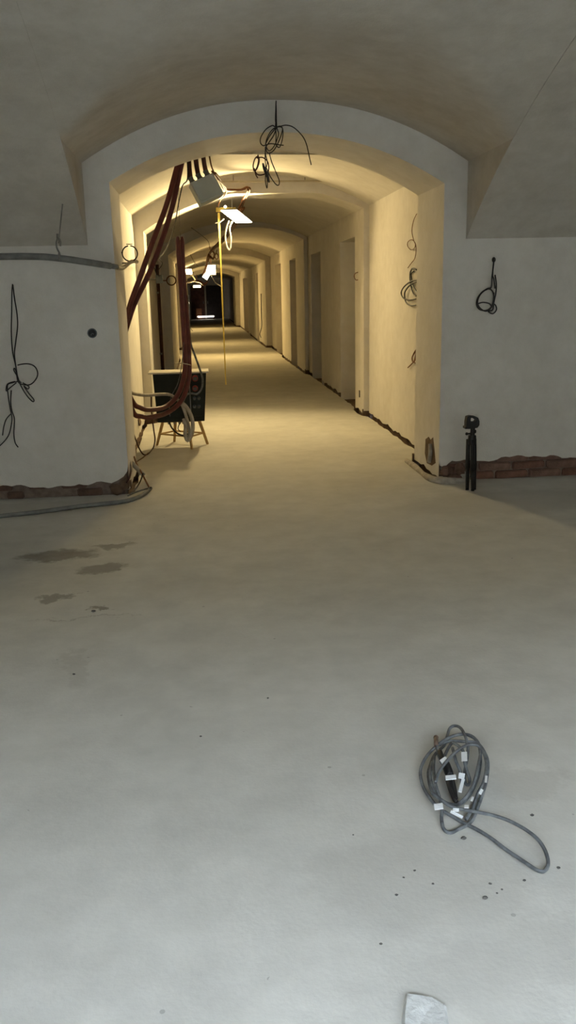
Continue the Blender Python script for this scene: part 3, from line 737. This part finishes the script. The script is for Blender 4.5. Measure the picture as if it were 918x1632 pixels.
# ------------------------------------------------------------------ tripod
tb = fl(750, 781); tb.z = 0
tr = thing('tripod', 'folded black tripod with a work lamp head standing by the brick foot', 'tripod', tb)
ht = at(750.5, 694, tb.y).z
tops3 = Vector((tb.x, tb.y, ht-.02))
for i, (dx, dy, tx) in enumerate(((-.030, .01, -.026), (.002, -.03, .0), (.030, .015, .026))):
    f0 = Vector((tb.x+dx+.005, tb.y+dy, .0)); t0 = Vector((tb.x+tx-.004, tb.y+dy*.6, ht-.03))
    m1 = f0.lerp(t0, .48)
    lg = MB().cyl(f0+Vector((0, 0, .018)), m1, .0145, .0155, n=8).cyl(m1-(t0-f0)*.06, t0, .0185, .0165, n=8).build('leg', M['black'], tr, True)
    MB().cyl(f0, f0+Vector((0, 0, .03)), .015, .012, n=8).build('rubber_foot', M['black'], lg, True)
    MB().box(m1, (.03, .03, .045)).build('clamp', M['black'], lg, bevel=.005)
MB().cyl(tops3-Vector((0, 0, .05)), tops3+Vector((0, 0, .02)), .036, .030, n=10).build('crown', M['black'], tr)
MB().cyl(Vector((tb.x+.001, tb.y+.004, .10)), tops3, .009, n=8).build('centre_column', M['black'], tr)
MB().cyl(tops3, tops3+Vector((.004, 0, .10)), .018, n=10).build('neck', M['black'], tr)
MB().cyl(tops3+Vector((0, 0, .035)), tops3+Vector((-.046, -.005, .035)), .007, n=8).ball(tops3+Vector((-.046, -.005, .035)), .012).build('knob', M['black'], tr)
MB().cyl(tops3+Vector((.015, 0, .05)), tops3+Vector((.028, 0, .05)), .014, n=8).build('knob', M['black'], tr)
Y_ = tb.y
oo = [at(*q, Y_) for q in ((741.2, 681), (741.5, 672), (743, 663.5), (748, 662), (756, 663), (760.5, 665), (762.6, 671), (762.4, 677), (759.5, 681), (752, 682.5), (744, 683))]
ii = [at(*q, Y_) for q in ((748.6, 671), (748.7, 669), (748.9, 666), (750, 665), (752, 665.8), (755.5, 667.5), (757.3, 669), (757, 670.5), (755, 671.8), (752, 671.8), (749.5, 671.5))]
n_ = len(oo); hd = Vector((0, .03, 0))
b = MB().add([p-hd for p in oo]+[p-hd for p in ii]+[p+hd for p in oo]+[p+hd for p in ii],
    [f for i in range(n_) for j in [(i+1) % n_] for f in ((i, j, n_+j, n_+i), (2*n_+i, 2*n_+j, 3*n_+j, 3*n_+i), (i, j, 2*n_+j, 2*n_+i), (n_+i, n_+j, 3*n_+j, 3*n_+i))])
b.build('lamp_head', M['black'], tr, bevel=.004)
MB().box(at(741.5, 681, Y_), (.02, .07, .018)).build('lamp_foot', M['black'], tr, bevel=.003)

# ------------------------------------------------------------------ lamps of the corridor
def area(parent, loc, direction, size, power, sy=None):
    l = bpy.data.lights.new('lamp_light', 'AREA'); l.energy = power; l.color = LAMP_RGB if size == .24 and sy == .16 else FAR_RGB; l.size = size
    if sy: l.shape = 'RECTANGLE'; l.size_y = sy
    o = bpy.data.objects.new('lamp_light', l); COL.objects.link(o)
    o.rotation_euler = Vector(direction).to_track_quat('-Z', 'Y').to_euler()
    o.location = Vector(loc)-parent.location; o.parent = parent
c = at(377, 345.5, 11.55)
lm = thing('work_floodlight', 'glaring floodlight with yellow bracket nearest under the second arch', 'lamp', c)
u = Vector((.19, .13, -.135)); w_ = Vector((.20, -.02, .0)); nrm = u.cross(w_).normalized()
if nrm.y > 0: nrm = -nrm
u_, wn = u.normalized(), (w_-u.normalized()*w_.dot(u.normalized())).normalized()
q = [c+s*u*.5+e*w_*.5 for s, e in ((-1, -1), (-1, 1), (1, 1), (1, -1))]
MB().add(q+[p-nrm*.012 for p in q], [(0, 1, 2, 3), (4, 5, 6, 7), (0, 1, 5, 4), (1, 2, 6, 5), (2, 3, 7, 6), (3, 0, 4, 7)]).build('diffuser', GLOW['near'], lm)
MB().add([p-nrm*.014 for p in q]+[c+(p-c)*.75-nrm*.06 for p in q], [(0, 1, 2, 3), (4, 5, 6, 7), (0, 1, 5, 4), (1, 2, 6, 5), (2, 3, 7, 6), (3, 0, 4, 7)]).build('housing', M['steel'], lm)
MB().box((at(346, 334, 11.72)+at(374, 334, 11.72))/2, (.25, .02, .055)).build('bracket', M['yellow'], lm)
MB().ball(at(359, 329.5, 11.68), .017).build('pilot_bulb', GLOW['near'], lm, True)
for a in (349, 370): MB().cyl(at(a, 332, 11.7), Vector((at(a, 332, 11.7).x, 11.66, 2.75)), .005).build('hanger', M['steel'], lm)
cable('lamp_cable', [at(365, 352, 11.5), at(361, 362, 11.5), at(359, 380, 11.5), at(363, 396, 11.5), at(367, 397, 11.5), at(368, 380, 11.5), at(366, 364, 11.5), at(370, 353, 11.5)], .009, M['white'], lm)
cable('wire', [at(343, 356, 11.5), at(350, 354, 11.5), at(357, 349, 11.5)], .007, M['white'], lm)
cable('supply_cable', [at(347, 330, 11.7), at(352, 318, 11.3), at(360, 309, 10.6), at(360, 300, 10), at(355, 294, 9.4), at(347, 285, 8.8), at(338, 268, 8.5), at(334, 258, 8.45)+Vector((0, 0, .05))], .007, M['rust'], lm)
area(lm, c+nrm*.03, Vector((-.34, -.82, -.36)), .24, W_LAMPS['near'], .16)
a, e = at(348.5, 339, 11.62), at(360, 613, 11.62)
b = MB(); N = 14; tv_ = []
for i in range(N+1):
    t = i/N; p = a.lerp(e, t); wd = .014*(1-t*.5); an = .25+.5*math.sin(t*5)
    dx = Vector((math.cos(an)*wd, math.sin(an)*wd, 0)); th = Vector((-math.sin(an), math.cos(an), 0))*.0015
    tv_ += [p-dx-th, p+dx-th, p+dx+th, p-dx+th]
tf = [(4*i+j, 4*i+(j+1) % 4, 4*i+4+(j+1) % 4, 4*i+4+j) for i in range(N) for j in range(4)]+[(0, 1, 2, 3), (4*N, 4*N+1, 4*N+2, 4*N+3)]
tag(link('hanging_tape', tv_, tf, M['yellow']), 'long yellow strap hanging from the nearest floodlight', 'strap')

def flood(cpx, Y, w, hgt, tilt, yaw, label, power, key, direction, top):
    c = at(*cpx, Y); t = thing('work_floodlight', label, 'lamp', c, None)
    rot = Matrix.Rotation(yaw, 3, 'Z') @ Matrix.Rotation(tilt, 3, 'X')
    MB().box(c, (w, .02, hgt), rot).build('diffuser', GLOW[key], t)
    MB().box(c+rot @ Vector((0, .05, 0)), (w*1.12, .07, hgt*1.12), rot).build('housing', M['steel'], t, bevel=.01)
    MB().tube([c+rot @ Vector((-w*.62, .05, 0)), c+rot @ Vector((-w*.62, .05, hgt*.7)), c+rot @ Vector((w*.62, .05, hgt*.7)), c+rot @ Vector((w*.62, .05, 0))], .012, smooth=False, n=6).build('yoke', M['steel'], t)
    MB().cyl(c+rot @ Vector((0, .05, hgt*.7)), Vector((c.x, Y+.02, top)), .012).build('hanger', M['rust'], t)
    area(t, c+rot @ Vector((0, -.04, 0)), direction, w, power, hgt); return t
t = flood((336, 430), 23.6, .24, .24, -.25, -.1, 'square white floodlight, second of the corridor lamps', W_LAMPS['second'], 'far', (.05, -.6, -.8), 2.85)
MB().box(at(328.5, 440, 23.5), (.14, .03, .14), Matrix.Rotation(.6, 3, 'Y')).build('reflector', GLOW['far'], t)
cable('lamp_cable', [at(337, 440, 23.6), at(343, 450, 24), at(350, 455, 24), at(354, 458, 24)], .007, M['white'], t)
t = flood((301, 433), 30.0, .20, .16, -.3, .3, 'third corridor lamp, small and dazzling, left beside the upright hoses', W_LAMPS['third'], 'far', (.05, -.6, -.8), 2.5)
cable('lamp_cable', [at(304, 437, 29.9), at(309, 443, 30), at(311, 447, 30)], .025, M['white'], t)
flood((314, 456.5), 43.3, .34, .10, -.3, 0, 'fourth corridor lamp, a flat glint before the dark doors', W_LAMPS['fourth'], 'far', (.0, -.85, -.5), 2.5)
c = at(298.6, 483, 40.0)
t = thing('stand_lamp', 'low far lamp on a stand left of the dark doors', 'lamp', Vector((c.x, c.y, 0)))
MB().ball(c, .10, 10, 8, (.8, .8, 1.4)).build('bulb', GLOW['far'], t, True)
MB().cyl((c.x, c.y, 0), c-Vector((0, 0, .1)), .02).build('pole', M['conduit'], t)
for k in range(3): MB().cyl(Vector((c.x, c.y, .25)), Vector((c.x+.18*math.cos(k*2.1), c.y+.18*math.sin(k*2.1), 0)), .012).build('leg', M['steel'], t)
pl = bpy.data.lights.new('lamp_light', 'POINT'); pl.energy = W_LAMPS['low']; pl.color = FAR_RGB; pl.shadow_soft_size = .1
o = bpy.data.objects.new('lamp_light', pl); COL.objects.link(o); o.parent = t; o.location = (0.05, -.2, c.z)
p, q = fl(315, 505, .05), fl(341, 504.4, .05); p.y = q.y = 58.5; p, q = at(315, 505, 58.5), at(341, 504.2, 58.5)
t = thing('tube_lamp', 'white fluorescent tube lying at the foot of the dark doors', 'lamp', (p+q)/2)
MB().cyl(p, q, .05, n=10).build('tube', GLOW['tube'], t, True)
for e, s in ((p, -1), (q, 1)): MB().cyl(e, e+Vector((s*.06, 0, 0)), .055, n=10).build('cap', M['white'], t)
for e in (p, q): MB().box((e.x, e.y, e.z/2-.02), (.08, .12, e.z-.03)).build('rest', M['doorw'], t)
c = at(317, 499, 59.0); b = MB().box((c.x, 59.2, .32), (.36, .4, .64))
bo = thing('crate', 'brown crate standing before the left dark door', 'crate', (c.x, 59.2, 0))
b.build('body', M['rust'], bo, bevel=.01); MB().box((c.x, 59.2, .66), (.40, .44, .04)).build('lid', M['rust'], bo)

# ------------------------------------------------------------------ brown cable runs along the corridor ceiling
def run(label, base, r, off, m=M['rust'], n=3):
    t = thing('cable_run', label, 'cable', base[0])
    for k in range(n):
        d = Vector((random.uniform(-off, off), 0, random.uniform(-off, off)))
        cable('strand', [p+d*random.uniform(.5, 1.3) for p in base], r, m, t, n=6)
    return t
run('brown cables strung from the tilted grey box across to the second arch', [at(341, 276, 8.45), at(347, 285, 8.9), at(352, 296, 9.6), at(358, 303, 10.3), at(370, 304, 10.8), at(385, 303, 10.95), at(395, 299, 10.95), at(397, 303, 10.97), at(393, 311, 11.2), at(388, 320, 11.5), at(383, 331, 11.8)], .009, .02, n=4)
run('brown cable bunch hanging along the ceiling between the first two lamps', [at(386, 330, 11.9), at(378, 346, 12.6), at(373, 357, 13.5), at(362, 374, 16), at(348, 390, 18.5), at(338, 400, 20.2), at(332, 412, 21.6), at(329, 424, 22.6), at(324, 440, 24)], .016, .03, n=5)
run('short cable tail dangling above the second lamp', [at(336, 398, 20.0), at(340, 404, 20.2), at(338, 412, 20.6), at(333, 408, 20.4), at(330, 416, 20.9), at(331, 405, 20.2)], .014, .03, n=3)
t = bundle('wire_loop', 'small brown wire loop beside the cable bunch before the second lamp', [px(20.3, (344, 403), (347, 406), (347.5, 411), (345, 413), (342.5, 409), (344, 404), (346, 398))], .011, M['rust'], 'wire')
one('cable', 'thin wire strung across the corridor under the far vaults', [at(305, 363, 16.2), at(320, 374, 17), at(332, 385, 18.6), at(334, 396, 19.8)], .006, M['cable'], 'wire')
one('cable', 'thin wire slanting below the vault left of the second lamp', [at(303, 405, 25), at(307, 413, 25.2), at(312, 421, 25.5), at(316, 424, 25.8)], .007, M['cable'], 'wire')
run('dark cable sag under the vault near the fourth lamp', [at(296, 450, 42), at(303, 449, 42.4), at(311, 447, 42.8), at(320, 449, 43), at(326, 453, 43.2), at(331, 449, 43.3)], .04, .03, M['redd'], n=3)
one('cable', 'thin cable running down the right wall beside the fourth arch', [sx(416, 468, 1.935), sx(416.5, 500, 1.935), sx(417, 520, 1.935), sx(414, 532, 1.935), sx(416, 538, 1.935)], .012, M['cable'])

# ------------------------------------------------------------------ cable coil in the foreground
S = .3028
def cp(pts, z0=.012, hump=0):
    out = []; n = len(pts)
    for i, q in enumerate(pts):
        z = q[2] if len(q) > 2 else z0+hump*math.sin(math.pi*i/(n-1))
        out.append(fl(640+q[0]*S, 1130+q[1]*S, z))
    return out
co = thing('cable_coil', 'dusty black cable coil with white tags lying on the floor in front', 'cable coil', fl(725, 1245))
RC = .0054
strands = [
    [(345, 190, .05), (338, 150, .055), (315, 105, .05), (285, 88, .04), (255, 100, .035), (240, 145, .03), (225, 190, .02), (175, 240, .012), (150, 300, .01), (140, 350, .01), (155, 420, .01), (190, 465, .012), (250, 500, .015), (310, 498, .012), (360, 450, .01), (398, 370, .01), (414, 290, .012), (412, 215, .02), (395, 165, .03), (330, 132, .04), (250, 150, .045), (190, 190, .04), (135, 245, .03), (100, 320, .02), (110, 400, .012), (150, 470, .01), (175, 500, .01)],
    [(205, 180, .03), (270, 168, .04), (340, 172, .045), (400, 180, .045), (440, 235, .04), (455, 290, .03), (448, 370, .018), (425, 450, .01), (400, 520, .01), (375, 580, .008), (340, 612, .007), (300, 632, .007), (255, 652, .007), (222, 630, .008), (210, 580, .01), (212, 530, .015), (200, 470, .03), (180, 400, .04), (168, 320, .04), (172, 250, .03)],
    [(180, 385, .05), (195, 335, .055), (240, 272, .06), (290, 222, .06), (345, 190, .055), (400, 192, .05), (436, 240, .045), (446, 310, .04), (430, 390, .03), (400, 450, .02), (375, 520, .012), (340, 580, .010)],
    [(160, 280, .035), (150, 340, .04), (165, 420, .035), (185, 460, .03), (160, 440, .045), (200, 472, .045), (260, 513, .04), (330, 530, .035), (410, 545, .03), (500, 565, .03), (580, 595, .03), (660, 640, .03), (720, 690, .025), (758, 750, .018), (771, 810, .01), (752, 852, .008), (710, 846, .008), (640, 800, .008), (550, 740, .008), (460, 672, .008), (380, 625, .008), (320, 596, .008), (260, 560, .008), (225, 540, .008)],
    [(300, 500, .012), (350, 450, .03), (385, 375, .04), (405, 290, .045), (415, 220, .045), (390, 160, .045), (345, 135, .042), (270, 142, .04), (200, 190, .035)],
    [(268, 205, .05), (285, 270, .045), (310, 335, .03), (318, 400, .015)],
    [(270, 175, .05), (300, 195, .055), (325, 225, .055), (332, 280, .05), (345, 330, .04), (360, 378, .025), (350, 400, .02), (335, 385, .02), (332, 330, .03), (345, 260, .045), (350, 195, .05)],
    [(262, 180, .04), (240, 215, .05), (222, 255, .05), (206, 266, .05), (195, 240, .052), (185, 190, .055)],
]
for s in strands: cable('cable', cp(s), RC, M['dusty'], co, n=7)
for s, rr in (([(182, 195, .055), (181, 150, .062)], .0075), ): cable('plug_pin', cp(s), rr, M['copper'], co, smooth=False)
MB().ball(cp([(181, 150, .062)])[0], .009).build('pin_tip', M['copper'], co, True)
cable('connector', cp([(200, 225, .053), (212, 262, .05), (232, 290, .045), (245, 325, .04), (255, 350, .035)]), [.010, .011, .014, .015, .013], M['black'], co, n=10)
cable('connector', cp([(252, 365, .03), (262, 420, .022), (268, 450, .018)]), [.011, .010, .007], M['black'], co, n=8)
cable('cable', cp([(240, 370, .03), (255, 420, .025), (275, 470, .02), (290, 490, .015)]), .007, M['cable'], co)
cable('cable', cp([(270, 375, .02), (280, 420, .018), (287, 470, .014)]), .006, M['cable'], co)
def wtag(cx_, cy_, w, hh, a, z):
    c = fl(640+cx_*S, 1130+cy_*S, z); ca, sa = math.cos(a), math.sin(a)
    cs = []
    for ex, ey in ((-1, -1), (1, -1), (1, 1), (-1, 1)):
        dx, dy = ex*w/2, ey*hh/2
        cs.append(fl(640+(cx_+dx*ca-dy*sa)*S, 1130+(cy_+dx*sa+dy*ca)*S, z+random.uniform(-.004, .004)))
    up = Vector((0, 0, .0025))
    MB().add(cs+[p+up for p in cs], [(0, 1, 2, 3), (4, 5, 6, 7), (0, 1, 5, 4), (1, 2, 6, 5), (2, 3, 7, 6), (3, 0, 4, 7)]).build('tag', M['tag'], co)
for q in ((330, 252, 30, 46, -.05, .064), (316, 354, 32, 28, .2, .045), (316, 405, 17, 70, .25, .028), (259, 362, 56, 22, -.1, .052), (222, 272, 36, 24, -.6, .062), (195, 515, 46, 30, -.15, .055),
          (286, 533, 32, 14, .05, .05), (290, 557, 70, 12, .45, .02), (418, 437, 14, 26, .5, .045), (445, 371, 12, 34, .1, .055), (372, 475, 12, 22, .4, .045), (342, 515, 24, 14, 0, .05)): wtag(*q)

# ------------------------------------------------------------------ crumbs and the mortar patch on the floor
def crumb(px_, py_, r, m, label):
    p = fl(px_, py_)
    r *= .65
    o = MB().ball((p.x, p.y, r*.45), r, 7, 5, (1.2, 1, .55), .25).build('rubble_crumb', m); o.location = (0, 0, 0)
    tag(o, label, 'crumb', 'crumbs on the floor')
for q in ((427, 1113, .006), (320, 1174, .006), (118, 1075, .008), (149, 975, .014), (739, 1337, .010), (773, 1432, .009), (781, 1409, .006), (632, 1427, .006), (690, 1409, .005), (836, 1404, .006), (848, 1300, .008), (643, 1399, .004), (607, 1505, .005), (661, 1388, .005), (800, 1418, .004), (890, 1384, .007), (563, 1331, .004), (792, 1424, .004)):
    crumb(*q, M['crumb'], {427: 'lone dark crumb on the bare floor in the middle', 320: 'lone dark crumb on open floor left of the cable coil',
        118: 'dark crumb below the faint smear on the left floor', 149: 'dark crumb beside the thin stain on the left floor', 739: 'largest dark crumb, just below the cable coil',
        607: 'dark crumb nearest the mortar patch, to its upper left', 848: 'dark crumb right of the coil above its stray loop', 890: 'dark crumb right of the stray loop end'}.get(q[0], 'tiny dark crumb scattered on the floor below the cable coil'))
pc = [(646, 1586), (668, 1589), (690, 1592), (712, 1605), (716, 1640), (712, 1680), (640, 1680), (640, 1625)]
lo = [fl(x, y, 0) for x, y in pc]; cen = sum(lo, Vector())/len(lo)
hi = [p.lerp(cen, .10+random.uniform(0, .05))+Vector((0, 0, .009+random.uniform(0, .004))) for p in lo]; n_ = len(lo)
pv = lo+hi+[cen+Vector((0, 0, .008))]
pf = [(i, (i+1) % n_, n_+(i+1) % n_, n_+i) for i in range(n_)]+[(n_+i, n_+(i+1) % n_, 2*n_) for i in range(n_)]
tag(link('mortar_patch', pv, pf, mat('white_mortar', (.52, .52, .49), .95, var=.15, scale=30, bump=.5)), 'pale rectangular mortar patch on the floor at the bottom edge', 'mortar patch')
# pale scar and nail in the vault
p = at(98, 110, 4.6); p.z = V(4.6)
for k in range(40):
    yy = 3.5+k*.06; q = at(98, 110, yy)
    if q.z >= V(yy): p = q; break
tag(MB().ball(p, .012, 8, 5, (1.2, 1, .7), .2).build('ceiling_stub', M['hole']), 'small dark stub sticking out of the vault at upper left', 'stub')
